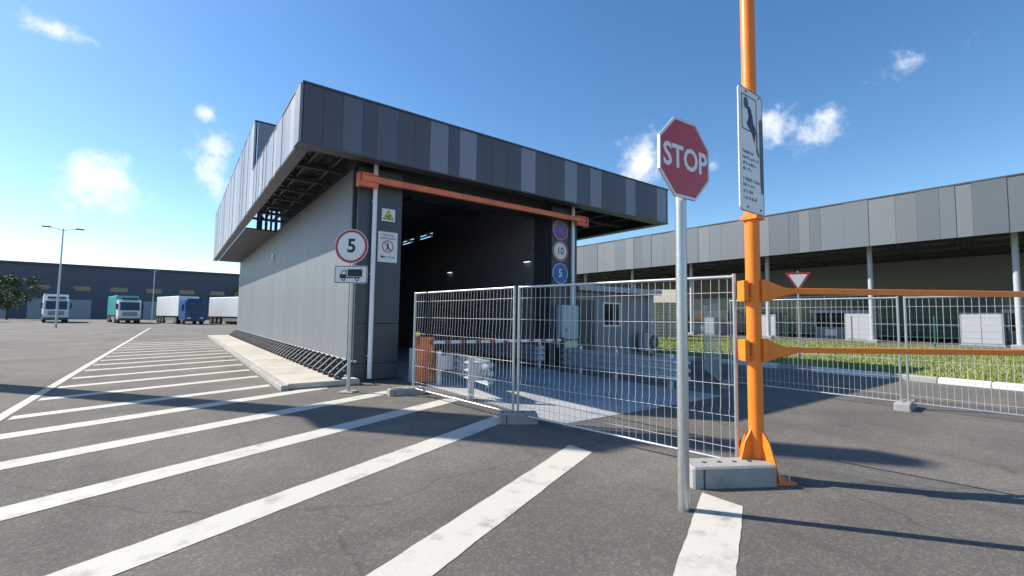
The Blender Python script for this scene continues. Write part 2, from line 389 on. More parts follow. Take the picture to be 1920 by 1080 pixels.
# roof
P(MB().box(2.05, 14.98, 10.45, 18.0, 6.30, 6.42), 'roof_deck', 'roofdeck')
P(MB().box(2.05, 14.98, 18.0, 22.0, 6.28, 6.42), 'roof_deck', 'roofdeck')
P(MB().box(5.6, 9.9, 22.0, 37.5, 6.30, 6.42), 'roof_deck', 'roofdeck')
P(MB().box(9.9, 14.98, 34.0, 37.5, 6.30, 6.42), 'roof_deck', 'roofdeck')
P(MB().box(2.22, 3.5, 22.0, 37.0, 5.20, 5.26), 'low_soffit', 'steel')
P(MB().box(2.04, 3.66, 10.7, 22.0, 6.1, 6.27), 'high_soffit', 'steel')
# front fascia panels
lights = [(2.82,3.27,'pmid'),(3.61,4.14,'pmid'),(4.99,5.51,'plight'),(5.85,6.38,'plight'),(7.91,8.46,'plight'),(9.65,10.19,'plight'),(10.81,11.35,'plight'),(12.59,13.15,'plight'),(14.41,14.98,'plight')]
segs = []; x = 1.99
for a, b, m in lights:
    n = max(1, round((a-x)/.55)); 
    for i in range(n): segs.append((x+(a-x)*i/n, x+(a-x)*(i+1)/n, 'pdark'))
    segs.append((a, b, m)); x = b
segs.append((x, 15.09, 'pdark'))
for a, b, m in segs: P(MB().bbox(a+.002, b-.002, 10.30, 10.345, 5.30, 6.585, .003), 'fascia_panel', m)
P(MB().box(1.95, 15.12, 10.285, 10.40, 6.588, 6.64), 'roof_trim', 'steel')
P(MB().box(2.0, 15.08, 10.35, 10.42, 5.32, 6.58), 'fascia_back', 'steel')
P(MB().box(1.96, 15.10, 10.30, 10.66, 5.265, 5.297), 'soffit_strip', 'pdark')
# side fascia, low then tall
rs = random.Random(5)
y = 10.30
while y < 37.6:
    w = rs.choice((.28, .42, .55)); y1 = min(y+w, 37.7)
    if y < 17.98 < y1 + .2: y1 = 17.98
    top = 6.585 if y1 <= 17.99 else 8.40
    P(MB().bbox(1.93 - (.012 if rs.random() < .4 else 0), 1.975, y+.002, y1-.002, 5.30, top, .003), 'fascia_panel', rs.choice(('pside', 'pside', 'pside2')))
    y = y1
P(MB().box(1.915, 2.0, 10.41, 17.96, 6.588, 6.625), 'roof_trim', 'steel')
P(MB().box(1.915, 2.0, 17.96, 37.7, 8.403, 8.44), 'roof_trim', 'steel')
P(MB().box(1.98, 2.03, 10.43, 17.9, 5.32, 6.58), 'fascia_back', 'steel')
P(MB().box(1.98, 2.03, 18.1, 37.6, 5.32, 8.39), 'fascia_back', 'steel')
P(MB().box(1.935, 2.21, 10.67, 37.7, 5.265, 5.297), 'soffit_strip', 'pdark')
for i in range(24):
    a = 2.04 + 13.0*i/24; P(MB().bbox(a+.002, a+13/24-.002, 18.0, 18.05, 6.43, 8.40, .003), 'fascia_panel', 'pmid' if i % 5 else 'plight')
P(MB().box(1.93, 15.1, 17.98, 18.1, 8.403, 8.45), 'roof_trim', 'steel')
# right fascia and back fascia
for i in range(40):
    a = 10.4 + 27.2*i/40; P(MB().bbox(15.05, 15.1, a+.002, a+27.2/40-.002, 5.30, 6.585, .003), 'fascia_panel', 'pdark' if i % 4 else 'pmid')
P(MB().box(14.75, 15.10, 10.67, 37.7, 5.265, 5.297), 'soffit_strip', 'pdark')
# overhang trusses
def truss(mb, p, q, z0, z1, n):
    p, q = Vector(p), Vector(q)
    at = lambda t, z: (*(p.lerp(q, t))[:2], z)
    mb.bar(at(0, z0), at(1, z0), .07, .09); mb.bar(at(0, z1), at(1, z1), .07, .09)
    for i in range(n):
        mb.bar(at(i/n, z0), at((i+.5)/n, z1), .045, .045); mb.bar(at((i+.5)/n, z1), at((i+1)/n, z0), .045, .045)
    return mb
for i in range(19):
    yy = 11.2 + 1.4*i
    if yy > 21.5: continue
    P(truss(MB(), (2.05, yy, 0), (3.49, yy, 0), 5.50, 6.02, 2), 'truss', 'steel')
for yy in (10.9,): P(truss(MB(), (2.1, yy, 0), (14.9, yy, 0), 5.48, 6.2, 12), 'truss', 'steel')
for xx in (2.6, 3.2): P(MB().bar((xx, 10.7, 5.62), (xx, 21.8, 5.62), .06, .1), 'purlin', 'steel')
for xx in (11.6, 12.8, 14.0): P(MB().bar((xx, 10.7, 5.55), (xx, 37, 5.55), .08, .14), 'purlin', 'steel')
for i in range(10):
    yy = 12.3 + 2.7*i; P(truss(MB(), (10.96, yy, 0), (14.95, yy, 0), 5.42, 6.2, 4), 'truss', 'steel')
for x0, x1 in ((2.62,2.83),(2.93,3.03),(3.13,3.21),(3.31,3.42)):
    P(MB().box(x0, x1, 22.02, 22.12, 5.27, 7.2), 'post', 'steel')
P(MB().bar((2.1, 22.18, 6.02), (3.6, 22.18, 6.02), .08, .07), 'girt', 'steel')
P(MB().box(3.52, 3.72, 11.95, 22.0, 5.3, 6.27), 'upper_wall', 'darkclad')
for xx in (3.84, 10.64):
    P(MB().tube([(xx, 10.93, .08), (xx, 10.93, 5.42)], .056, 14), 'downpipe', 'pipewhite')
    for z in (.6, 2.6, 4.4): P(MB().box(xx-.07, xx+.07, 10.955, 11.0, z, z+.04), 'pipe_clip', 'galv')

# anchor feet along the long wall
def foot():
    t = thing('anchor_foot', '', 'bracket')
    pl = MB().prism([(-.02, .0), (.10, .0), (.38, .30), (.38, .40), (.27, .36), (-.03, .09)], -.055, .055).build('foot_plate', 'blackplate', t)
    for a, z in ((.03, .065), (.16, .20), (.28, .31)):
        MB().tube([(a, -.056, z), (a, -.072, z)], .017, 8).build('bolt', 'bolt', pl)
    MB().bar((.30, 0, .36), (.46, 0, .40), .05, .035).build('arm', 'galv', t)
    MB().tube([(.40, -.05, .38), (.40, .45, .38)], .018, 8).build('tie_rod', 'galv', t)
    return t
f0 = foot()
for i in range(50):
    loc = (3.02, 10.82+.512*i, .125)
    o = f0 if i == 0 else copy_tree(f0)
    o.location = loc
    o['label'] = ('black slanted anchor foot nearest the round 5 sign at the wall corner' if i == 0 else
                  'far-end black anchor foot at the rear corner of the grey wall' if i == 49 else
                  'black slanted anchor foot between the first and last of the row along the wall')
    o['group'] = 'anchor feet along the long wall'

# height limit beam
hb = thing('height_limit_beam', 'faded orange-red height limit beam hung across the hall entrance', 'barrier', (7.2, 10.72, 4.9))
MB().bbox(-3.80, 3.80, -.055, .055, -.075, .075, .01).build('beam', 'redbeam', hb)
MB().box(-3.5, 3.5, -.057, -.0555, .028, .034).build('beam_seam', 'redbeam', hb)
for sx in (-1, 1):
    br = MB(); br.bbox(-.26, .2, -.07, .07, -.20, -.085, .01); br.bbox(-.30, -.25, -.09, .09, -.22, .11, .006)
    br.box(-.22, .20, -.075, .12, .082, .115)
    o = br.build('end_bracket', 'redbeam', hb, (sx*3.58, 0, 0)); o.scale = (-sx*-1 if sx < 0 else -1, 1, 1)
    if sx < 0: o.scale = (1, 1, 1)
    MB().tube([(sx*3.4, .06, 0), (sx*3.4, .22, 0)], .03, 8).build('hanger', 'steel', hb)

# ------------------------------------------------------------------ wall signs
def plate_thing(name, label, loc, rz=0, group=None): return thing(name, label, 'sign', loc, rz, group)
# radiation sign
s = plate_thing('radiation_sign', 'small white square sign with yellow radiation triangle on left pillar', (4.21, 10.985, 3.98))
MB().bbox(-.175, .175, -.012, 0, 0, .32, .003).build('plate', 'signwhite', s)
def tri(r, cz): return [(r*math.sin(a), cz + r*math.cos(a)) for a in (0, 2*math.pi/3, 4*math.pi/3)]
MB().prism(tri(.165, .125), -.0145, -.012).build('triangle_border', 'signblack', s)
MB().prism(tri(.135, .125), -.017, -.0146).build('triangle', 'signyellow', s)
tf = MB()
for k in range(3):
    a0 = math.radians(90 + 120*k + 30 + 30); pts = [(.016*math.cos(a), .118+.016*math.sin(a)) for a in (a0, a0+math.pi/3)]
    pts += [(.058*math.cos(a0+math.pi/3*(1-q/4)), .118+.058*math.sin(a0+math.pi/3*(1-q/4))) for q in range(5)]
    tf.prism(pts, -.0195, -.0171)
tf.prism(circle(.011, 10, 0, .118), -.0195, -.0171); tf.build('trefoil', 'signblack', s)
# no pedestrians poster
s = plate_thing('no_pedestrians_sign', 'white poster with crossed-out walking figure on the left pillar', (4.215, 10.985, 2.94))
MB().bbox(-.255, .255, -.012, 0, 0, .77, .004).build('plate', 'signwhite', s)
rg_ = MB(); ring(rg_, .128, .155, -.0145, -.0122, 32, 0, .40); rg_.build('red_ring', 'signred', s)
MB().prism([(-.10,.49),(-.085,.505),(.10,.31),(.085,.295)], -.017, -.0148).build('red_slash', 'signred', s)
fg = MB(); fg.prism(circle(.02, 12, 0, .485), -.0145, -.0122)
fg.prism([(-.02,.46),(.025,.46),(.03,.39),(.055,.30),(.035,.295),(.005,.36),(-.03,.30),(-.05,.31),(-.015,.39)], -.0145, -.0122)
fg.prism([(-.02,.455),(-.055,.40),(-.045,.39),(-.01,.43)], -.0145, -.0122); fg.build('walking_figure', 'signblack', s)
text('Проход', .085, 'printgrey', s, (0, -.014, .69)); text('запрещён', .085, 'printgrey', s, (0, -.014, .61))
MB().prism([(-.19,.13),(-.13,.175),(-.13,.145),(-.05,.145),(-.05,.115),(-.13,.115),(-.13,.085)], -.0145, -.0122).build('arrow', 'signblack', s)
text('обход', .075, 'printgrey', s, (.09, -.014, .13))
# three discs on the right pillar
def disc(label, z, kind):
    s = plate_thing('round_sign', label, (10.10, 10.98, z), 0, 'round signs on the right pillar')
    r = .335
    MB().prism(circle(r), -.015, 0).build('plate', 'signwhite', s)
    q = MB()
    if kind == 'stop':
        ring(MB(), 0, 0, 0, 0, 3)
        MB().prism(circle(r*.84), -.018, -.0152).build('blue_field', 'signblue', s)
        ring(q, r*.80, r*.97, -.021, -.0182); 
        for a in (45, -45):
            c_, s_ = math.cos(math.radians(a)), math.sin(math.radians(a)); w, l = r*.085, r*.82
            q.prism([(l*c_-w*s_, l*s_+w*c_), (l*c_+w*s_, l*s_-w*c_), (-l*c_+w*s_, -l*s_-w*c_), (-l*c_-w*s_, -l*s_+w*c_)], -.021 - (.0005 if a > 0 else 0), -.0182)
        q.build('red_cross', 'signred', s)
    elif kind == '10':
        ring(q, r*.82, r*.97, -.018, -.0152).build('red_ring', 'signred', s)
        text('10', .34, 'signblack', s, (0, -.0165, 0), offset=.004, sx=.9)
    else:
        MB().prism(circle(r*.94), -.018, -.0152).build('blue_field', 'signblue', s)
        text('5', .36, 'signwhite', s, (0, -.0195, 0), offset=.006)
    return s
disc('blue no-stopping sign with red cross, topmost of the pillar discs', 4.50, 'stop')
disc('white round sign reading 10 in the middle of the pillar discs', 3.80, '10')
disc('blue round sign with white 5, lowest of the pillar discs', 3.06, '5')

# control cabinet at right pillar
s = thing('control_cabinet', 'pale blue-grey control cabinet fixed to the right pillar', 'cabinet', (10.33, 10.98, .66))
MB().bbox(-.40, .32, -.30, -.01, .26, 1.36, .012).build('body', 'cabinetblue', s)
MB().bbox(-.27, .31, -.318, -.302, .28, 1.34, .004).build('door', 'cabinetblue', s)
MB().bbox(-.235, -.21, -.334, -.319, .5, .6, .003).build('handle', 'darkplastic', s)
MB().bbox(-.38, .32, -.28, -.02, -.02, .22, .01).build('stand', 'cream', s)
MB().box(-.30, .25, -.2, -.06, -.66, -.03).build('pedestal', 'steel', s)

# ------------------------------------------------------------------ signs on posts
# "5" sign with truck plate
a5 = math.radians(-42)
s = thing('speed_sign_post', 'round red-bordered white sign reading 5 with truck plate on grey post', 'road sign', (2.935, 9.64, 0), a5)
MB().tube([(0, .045, -.2), (0, .045, 3.38)], .038, 14).build('post', 'galv', s)
pl = MB().prism(circle(.36, 48, -.02, 3.05), -.012, 0).build('round_plate', 'signwhite', s)
ring(MB(), .300, .352, -.016, -.0122, 48, -.02, 3.05).build('red_ring', 'signred', pl)
text('5', .40, 'signblack', pl, (-.015, -.0135, 3.05), offset=.010)
ring(MB(), .352, .366, -.010, .004, 48, -.02, 3.05).build('rim', 'edgealu', pl)
def rrect(x0, x1, z0, z1, r, n=5):
    pts = []
    for cx, cz, a in ((x1-r, z1-r, 0), (x0+r, z1-r, 90), (x0+r, z0+r, 180), (x1-r, z0+r, 270)):
        for i in range(n+1): t = math.radians(a + 90*i/n); pts.append((cx + r*math.cos(t), cz + r*math.sin(t)))
    return pts
pl = MB().prism(rrect(-.37, .35, 2.27, 2.64, .035), -.012, 0).build('truck_plate', 'signwhite', s)
def frame_line(mb, outer, inner, y0, y1):
    n = len(outer)
    for i in range(n):
        j = (i+1) % n; mb.prism([outer[i], outer[j], inner[j], inner[i]], y0, y1)
    return mb
frame_line(MB(), rrect(-.362,.342,2.278,2.632,.03), rrect(-.350,.330,2.290,2.620,.022), -.0145, -.0122).build('border', 'signblack', pl)
tk = MB()
tk.prism([(-.08,2.41),(.24,2.41),(.24,2.565),(-.08,2.565)], -.0145, -.0122)
tk.prism([(-.25,2.375),(-.10,2.375),(-.10,2.54),(-.19,2.54),(-.25,2.45)], -.0145, -.0122)
tk.prism([(-.10,2.375),(.20,2.375),(.20,2.40),(-.10,2.40)], -.0145, -.0122)
for cx in (-.165, .13): tk.prism(circle(.04, 18, cx, 2.355), -.0165, -.0146)
tk.build('truck_symbol', 'signblack', pl)
tw_ = MB()
for cx in (-.165, .13): tw_.prism(circle(.019, 14, cx, 2.355), -.0185, -.0166)
tw_.prism([(-.225,2.46),(-.12,2.46),(-.12,2.52),(-.183,2.52)], -.0165, -.0146); tw_.build('truck_symbol_gap', 'signwhite', pl)
for z in (2.85, 3.22, 2.45): MB().box(-.06, .06, .002, .09, z, z+.03).build('clamp', 'galv', s)
MB().bbox(-.16, .16, -.12, .2, -.05, .025, .01).build('footing', 'concrete', s)

# STOP sign
s = thing('stop_sign', 'red octagonal STOP sign on tall pale galvanised post', 'road sign', (3.52, 2.225, 0), math.radians(-3))
MB().tube([(0, .05, -.3), (0, .05, 2.75), (0, .05, 3.2)], [.047, .047, .045], 18).build('post', 'galv', s)
octa = lambda r: [(r*math.cos(math.radians(22.5+45*i)), 2.995 + r*math.sin(math.radians(22.5+45*i))) for i in range(8)]
R8 = .342/math.cos(math.radians(22.5))
pl = MB().prism([(x-.02, z) for x, z in octa(R8)], -.016, -.006).build('plate', 'signwhite', s)
MB().prism([(x-.02, z) for x, z in octa(R8*.945)], -.020, -.0162).build('red_field', 'signred', pl)
text('STOP', .275, 'signwhite', pl, (-.02, -.0215, 2.985), offset=.006, sx=.93)
frame_line(MB(), [(x-.02, z) for x, z in octa(R8*1.012)], [(x-.02, z) for x, z in octa(R8*.985)], -.019, .004).build('rim', 'edgealu', pl)
for z in (2.80, 3.15): MB().box(-.07, .07, .002, .1, z, z+.035).build('clamp', 'galv', s)

# orange mast with arms and notice
OX, OY = 4.86, 2.30
s = thing('orange_mast', 'tall orange steel mast with gusseted base and two clamped gate arms', 'mast', (OX, OY, 0), math.radians(-36))
MB().tube([(0, 0, 0), (0, 0, 6.2)], .072, 20).build('pole', 'orange', s)
MB().bbox(-.27, .27, -.22, .22, 0, .02, .004).build('base_plate', 'orange', s)
for k in range(4):
    a = math.radians(20+90*k); c_, s_ = math.cos(a), math.sin(a)
    gp = [(.06, .018), (.25, .018), (.27, .05), (.155, .38), (.065, .50)]
    MB().prism(gp, -.008, .008, lambda u, v, d, c_=c_, s_=s_: (u*c_ - d*s_, u*s_ + d*c_, v)).build('gusset', 'orange', s)
for sx, sy in ((-1,-1),(1,-1),(1,1),(-1,1)): MB().tube([(sx*.22, sy*.17, .02), (sx*.22, sy*.17, .07)], .016, 6).build('anchor_bolt', 'galv', s)
for z, L in ((1.915, 3.3), (1.30, 3.3)):
    cl_ = MB().bbox(-.135, -.085, -.07, .07, z-.115, z+.10, .004).build('clamp_plate', 'orange', s)
    for dz in (-.075, .07):
        for dy in (-.05, .05): MB().tube([(-.13, dy, z+dz), (.14, dy, z+dz)], .011, 8).build('clamp_bolt', 'orange', cl_)
    MB().bbox(.052, .10, -.085, .085, z-.12, z+.11, .004).build('clamp_plate', 'orange', s)
    am = MB(); am.bbox(.26, L, -.028, .028, z-.030, z+.030, .005)
    am.build('arm', 'orange', s)
    for sy in (-1, 1): 
        MB().prism([(.10, z-.115), (.10, z+.105), (.30, z+.03), (.42, z+.026), (.42, z-.02), (.30, z-.05)], sy*.05, sy*.062).build('arm_gusset', 'orange', s)
    MB().prism([(.10, z-.115), (.115, z-.115), (.42, z-.022), (.42, z-.030)], -.05, .05).build('arm_gusset', 'orange', s)
MB().bbox(3.28, 3.33, -.025, .025, 1.05, 2.15, .004).build('arm_end', 'orange', s)
for z in (1.55, 1.7): pass
# notice plate on the mast (faces the driver, -Y)
s = thing('notice_sign', 'tall narrow white notice with dark pictogram and text on the orange mast', 'sign', (OX-.20, OY-.095, 2.69))
MB().prism(rrect(-.25, .25, 0, 1.28, .05), -.012, 0).build('plate', 'signwhite', s)
frame_line(MB(), rrect(-.25,.25,0,1.28,.05), rrect(-.243,.243,.007,1.273,.044), -.0145, -.0122).build('border', 'printgrey', s)
fr = MB(); frame_line(fr, rrect(-.19,.12,.84,1.21,.02), rrect(-.18,.11,.85,1.20,.015), -.0145, -.0122); fr.build('pictogram_frame', 'signblack', s)
MB().prism([(-.10+.045*math.cos(t_), 1.125+.06*math.sin(t_)) for t_ in [2*math.pi*q/16 for q in range(16)]], -.0165, -.0148).build('pictogram_head', 'tealprint', s)
MB().prism([(-.075,1.085),(-.03,1.105),(.0,1.07),(.03,1.0),(.045,.94),(.085,.90),(.10,.86),(.075,.80),(.06,.74),(.04,.79),(.01,.84),(-.04,.87),(-.075,.90),(-.09,.925),(-.06,.955),(-.045,1.0),(-.06,1.04)], -.0165, -.0122).build('pictogram', 'signblack', s)
MB().prism([(.17,1.0),(.21,1.04),(.238,1.0),(.238,.24),(.20,.22),(.18,.30)], -.0145, -.0122).build('painted_reflection', 'printgrey', s)  # dark reflection on the plate, painted as two flat grey shapes
MB().prism([(.10,.80),(.125,.86),(.135,.86),(.125,.72),(.165,.62),(.15,.60),(.105,.66)], -.0145, -.0122).build('painted_reflection', 'printgrey', s)
rt = random.Random(11)
for row, (zz, L) in enumerate(((.60,.24),(.54,.32),(.48,.28),(.42,.18),(.315,.34),(.255,.22),(.19,.20),(.125,.26))):
    ln = MB(); x = -.18
    while x < -.18 + L:
        w = rt.uniform(.008, .018); h = rt.choice((.022, .03, .03, .036)); ln.box(x, x+w*.45, -.0135, -.0122, zz, zz+h); ln.box(x+w*.45, x+w, -.0135, -.0122, zz + rt.choice((0, h*.7)), zz+h*rt.choice((.35, 1)) + .002); x += w + rt.choice((.006, .006, .022))
    tag(ln.build('text_line', 'printgrey', s), None, None, kind='stuff')
for sx, z in ((-.1, 1.245), (.17, 1.245), (-.1, .05), (.17, .05)): MB().tube([(sx, -.02, z), (sx, -.011, z)], .010, 8).build('rivet', 'signblack', s)
for z in (-.01, 1.1): MB().box(.11, .29, .003, .17, z-.02, z+.02).build('clamp', 'orange', s)

# ------------------------------------------------------------------ temporary mesh fence
PROTO = {}
def fence_panel(p, q, label, group, h=2.10, nv=34, dark=False):
    p, q = Vector((*p, 0)), Vector((*q, 0)); L = (q-p).length
    t = thing('mesh_fence_panel', label, 'fence', p, math.atan2((q-p).y, (q-p).x), group)
    for x in (.022, L-.022): MB().tube([(x, 0, .02), (x, 0, h)], .0205, 12).build('post', 'galv', t)
    MB().tube([(.03, 0, h-.03), (L-.03, 0, h-.03)], .019, 12).build('top_rail', 'galv', t)
    MB().tube([(.03, 0, .115), (L-.03, 0, .115)], .017, 12).build('bottom_rail', 'galv', t)
    key = (round(h, 2),)
    if key not in PROTO:
        zs = [.115, .25, .58, .62, .66, .91, 1.24, 1.28, 1.57, 1.61, 1.90, h-.03]
        ys = [0, 0, 0, -.022, 0, 0, 0, -.022, 0, -.01, 0, 0]
        PROTO[key] = MB().tube([(0, y_, z_) for z_, y_ in zip(zs, ys)], .0027, 5, False).build('wire', 'wire', t, (L/(nv+1), 0, 0)); first = 2
    else: first = 1
    for i in range(first, nv+1):
        c = share(PROTO[key], t, (L*i/(nv+1) + random.uniform(-.006, .006), 0, 0)); c.rotation_euler = (0, random.uniform(-.002, .002), 0)
    for z in (.25, .58, .91, 1.24, 1.57, 1.90):
        MB().tube([(.03, 0, z), (L*.33, .006*random.uniform(-1,1), z - random.uniform(0,.008)), (L*.66, .006, z - random.uniform(0,.006)), (L-.03, 0, z)], .0027, 5, False).build('wire', 'wire', t)
    return t
F1, F2, F3 = (4.007, 8.814), (4.287, 5.653), (4.822, 2.459)
fence_panel(F1, (F2[0]-.004, F2[1]+.03), 'galvanised mesh fence panel between the hall pillar and the middle concrete foot', 'temporary fence panels')
fence_panel((F2[0]+.006, F2[1]-.03), F3, 'nearest galvanised mesh fence panel, behind the STOP sign post', 'temporary fence panels')
fence_panel((10.64, 5.84), (13.2, 7.76), 'farther mesh fence panel angled back beyond the right guardrail', 'temporary fence panels')
fence_panel((10.84, 5.71), (11.02, 2.52), 'far mesh fence panel behind the orange mast', 'temporary fence panels')
fence_panel((11.03, 2.46), (11.3, -.72), 'mesh fence panel at the right edge of the frame', 'temporary fence panels')
def block(loc, rz, label, L=.72, Wd=.24, H=.14):
    s = thing('fence_foot', label, 'concrete block', (*loc, 0), rz, 'concrete fence feet')
    bl = MB().bbox(-L/2, L/2, -Wd/2, Wd/2, 0, H, .018).build('block', 'concrete', s)
    for x in (-.24, -.08, .08, .24):
        MB().tube([(x, 0, H-.001), (x, 0, H+.003)], .024, 10).build('socket', 'darkplastic', s)
    MB().box(-L/2+.10, -L/2+.115, -Wd/2-.003, -Wd/2+.002, 0, H-.02).build('groove', 'darkplastic', s)
    return s
block((3.86, 8.80), math.radians(-8), 'concrete fence foot by the hall pillar, farthest of the near fence feet')
block((4.27, 5.56), math.radians(-32), 'concrete fence foot under the joint between the two near fence panels', .58, .24, .16)
block((4.46, 2.40), math.radians(-30), 'large concrete fence foot beside the base of the orange mast', .86, .30, .20)
block((10.72, 5.72), math.radians(20), 'concrete fence foot under the far fence posts')
block((11.0, 2.48), math.radians(5), 'concrete fence foot under the far fence right of the mast')

# ------------------------------------------------------------------ boom barrier
s = thing('boom_barrier', 'orange boom barrier cabinet with red and white striped arm and yellow lamp', 'barrier', (4.90, 10.12, 0))
MB().bbox(-.155, .165, -.16, .2, .04, 1.10, .012).build('cabinet', 'cabinetorange', s)
MB().bbox(-.135, .145, -.172, -.161, .10, 1.02, .004).build('cabinet_door', 'cabinetorange', s)
MB().box(-.18, .19, -.18, .22, 0, .04).build('base', 'steel', s)
MB().tube([(-.19, 0, .9), (-.19, 0, 1.12)], .02, 8).build('lamp_post', 'darkplastic', s)
MB().tube([(-.19, 0, 1.12), (-.19, 0, 1.20), (-.19, 0, 1.235)], [.055, .055, .03], 12).build('warning_lamp', 'signyellow', s)
bm_ = MB().bar((.12, -.2, .975), (4.35, -.2, .95), .05, .075).build('arm', 'signwhite', s)
for i in range(9):
    x = .42 + .44*i; MB().bar((x, -.2, .973-.006*x), (x+.17, -.2, .973-.006*x-.001), .054, .079).build('red_band', 'signred', bm_)
MB().tube([(.1, -.2, .975), (.1, -.1, .975)], .06, 12).build('arm_hub', 'steel', s)
bx = thing('cable_pillar', 'narrow grey-green service pillar standing left of the orange barrier', 'service pillar', (4.70, 10.35, 0))
MB().bbox(-.06, .12, -.1, .1, 0, .82, .01).build('body', 'cabinetblue', bx); MB().box(-.08, .14, -.12, .12, 0, .03).build('base', 'concrete', bx)
st = thing('arm_rest_post', 'dark fork post carrying the free end of the barrier arm', 'post', (9.24, 9.93, 0))
MB().bbox(-.05, .05, -.05, .05, 0, .88, .006).build('post', 'steel', st)
MB().box(-.07, .07, -.06, -.045, .88, 1.03).build('fork', 'steel', st); MB().box(-.07, .07, .045, .06, .88, 1.03).build('fork', 'steel', st)

# ------------------------------------------------------------------ guardrails
WP = []
for k in range(3):
    b_ = .168*k; WP += [(.0, b_+.004), (.012, b_+.022), (.07, b_+.052), (.08, b_+.085), (.07, b_+.118), (.012, b_+.150)]
WP += [(.0, .508)]
def wbeam(mb, y0, y1, side, bend=None, n=1):
    """W profile swept along y, at x offset, z base .43"""
    rows = []
    for k in range(n+1):
        yy = y0 + (y1-y0)*k/n; bx_ = bend(k/n) if bend else 0
        rows.append([(side*(px)+bx_, yy, .24+pz) for px, pz in WP])
    th = .004
    vs = []; m = len(WP)
    for r in rows: vs += r
    for r in rows: vs += [(x+side*th, y_, z) for x, y_, z in r]
    fs = []; off = (n+1)*m
    for k in range(n):
        for i in range(m-1):
            a = k*m+i; fs += [(a, a+1, a+m+1, a+m), (off+a, off+a+m, off+a+m+1, off+a+1)]
    for k in (0, n):
        for i in range(m-1): a = k*m+i; fs.append((a, a+1, off+a+1, off+a))
    for k in range(n):
        for i in (0, m-1): a = k*m+i; fs.append((a, a+m, off+a+m, off+a))
    return mb._add(vs, fs, False)
def guardrail(loc, rz, L, side, label, posts, endcap=True, name='guardrail'):
    s = thing(name, label, 'guardrail', (*loc, 0), rz, 'guardrails at the hall entrance')
    wbeam(MB(), 0, L, side).build('rail', 'railgalv', s)
    if endcap:
        ec = MB(); n = 8; prof = WP
        rows = []
        for k in range(n+1):
            a = math.radians(82)*k/n; r = .17
            rows.append([(-side*r*(1-math.cos(a)) + side*px*math.cos(a), -r*math.sin(a) - px*math.sin(a), .24+pz) for px, pz in prof])
        vs = [v for r_ in rows for v in r_]; m = len(prof); fs = []
        for k in range(n):
            for i in range(m-1): fs.append((k*m+i, k*m+i+1, (k+1)*m+i+1, (k+1)*m+i))
        ec._add(vs, fs, True).build('end_terminal', 'railgalv', s)
    for yy in posts:
        pz = .80; c = MB(); x0 = -side*.36
        c.box(x0-.045, x0+.045, yy-.055, yy-.049, 0, pz); c.box(x0-.045, x0-.039, yy-.049, yy+.055, 0, pz); c.box(x0+.039, x0+.045, yy-.049, yy+.055, 0, pz)
        po = c.build('post', 'railgalv', s)
        MB().tube([(x0, yy-.062, pz-.05), (x0, yy-.055, pz-.05)], .02, 6).build('bolt', 'bolt', po)
        a, b = sorted((x0 + side*.047, -side*.004))
        MB().bbox(a, b, yy-.075, yy+.075, .36, .70, .02).build('spacer', 'railgalv', s)
    return s
guardrail((5.03, 7.50), math.radians(-9), 2.7, 1, 'short galvanised guardrail with curled end left of the lane, by the barrier', (.06, 2.05))
guardrail((8.85, 5.85), math.radians(-4), 3.9, -1, 'galvanised W-beam guardrail in front of the grey booth, right of the lane', (.45, 2.2, 3.6))
guardrail((9.05, 10.9), math.radians(0), 6.0, -1, 'guardrail section with blunt end just inside the hall entrance', (.3, 2.6, 5.0))

# ------------------------------------------------------------------ booth, AC
BXO, BYO = 12.0, 12.2
s = thing('checkpoint_booth', 'small grey flat-roofed booth with white window beneath the roof overhang', 'booth', (BXO, BYO, 0))
wb = MB(); wb.box(0, 1.5, 0, 2.8, 0, 2.62); wb.box(2.55, 4.45, 0, 2.8, 0, 2.62); wb.box(1.5, 2.55, 0, 2.8, 0, 1.28); wb.box(1.5, 2.55, 0, 2.8, 2.25, 2.62); wb.box(1.5, 2.55, .2, 2.8, 1.28, 2.25)
wb.build('wall', 'boothgrey', s)
for i in range(4): MB().box(1.14+i*1.14-.004, 1.14+i*1.14+.004, -.003, .0, 0, 1.2).build('panel_joint', 'steel', s) if i < 3 else None
MB().box(.08, 1.02, -.03, -.001, .05, 2.3).build('door', 'darkclad', s)
rf = MB().bbox(-.25, 4.75, -.45, 3.0, 2.63, 2.84, .01).build('roof', 'boothroof', s)
wn = MB(); wn.box(1.5, 1.57, -.02, .06, 1.28, 2.25); wn.box(2.48, 2.55, -.02, .06, 1.28, 2.25); wn.box(1.57, 2.48, -.02, .06, 1.28, 1.35); wn.box(1.57, 2.48, -.02, .06, 2.18, 2.25); wn.box(2.12, 2.17, -.015, .055, 1.35, 2.18)
wf = wn.build('window_frame', 'whiteframe', s)
MB().box(1.57, 2.12, .02, .03, 1.35, 2.18).build('pane', 'glass', wf); MB().box(2.17, 2.48, .02, .03, 1.35, 2.18).build('pane', 'glass', wf)
MB().bbox(4.30, 4.62, -.12, .0, 0, 2.62, .01).build('corner_post', 'boothroof', s)
s = thing('air_conditioner', 'grey outdoor air conditioner unit with round fan on the booth', 'air conditioner', (15.85, 11.8, .30))
MB().bbox(-.46, .46, -.17, .17, 0, .72, .02).build('casing', 'acwhite', s)
fn = MB(); ring(fn, .29, .315, -.185, -.171, 28, .12, .36); ring(fn, .17, .185, -.183, -.172, 24, .12, .36)
for k in range(8): 
    a = math.pi*k/4; fn.bar((.12+.04*math.cos(a), -.178, .36+.04*math.sin(a)), (.12+.30*math.cos(a), -.178, .36+.30*math.sin(a)), .008, .008)
MB().prism(circle(.295, 28, .12, .36), -.1725, -.170).build('fan_opening', 'darkplastic', s)
fn.build('fan_grille', 'acwhite', s)
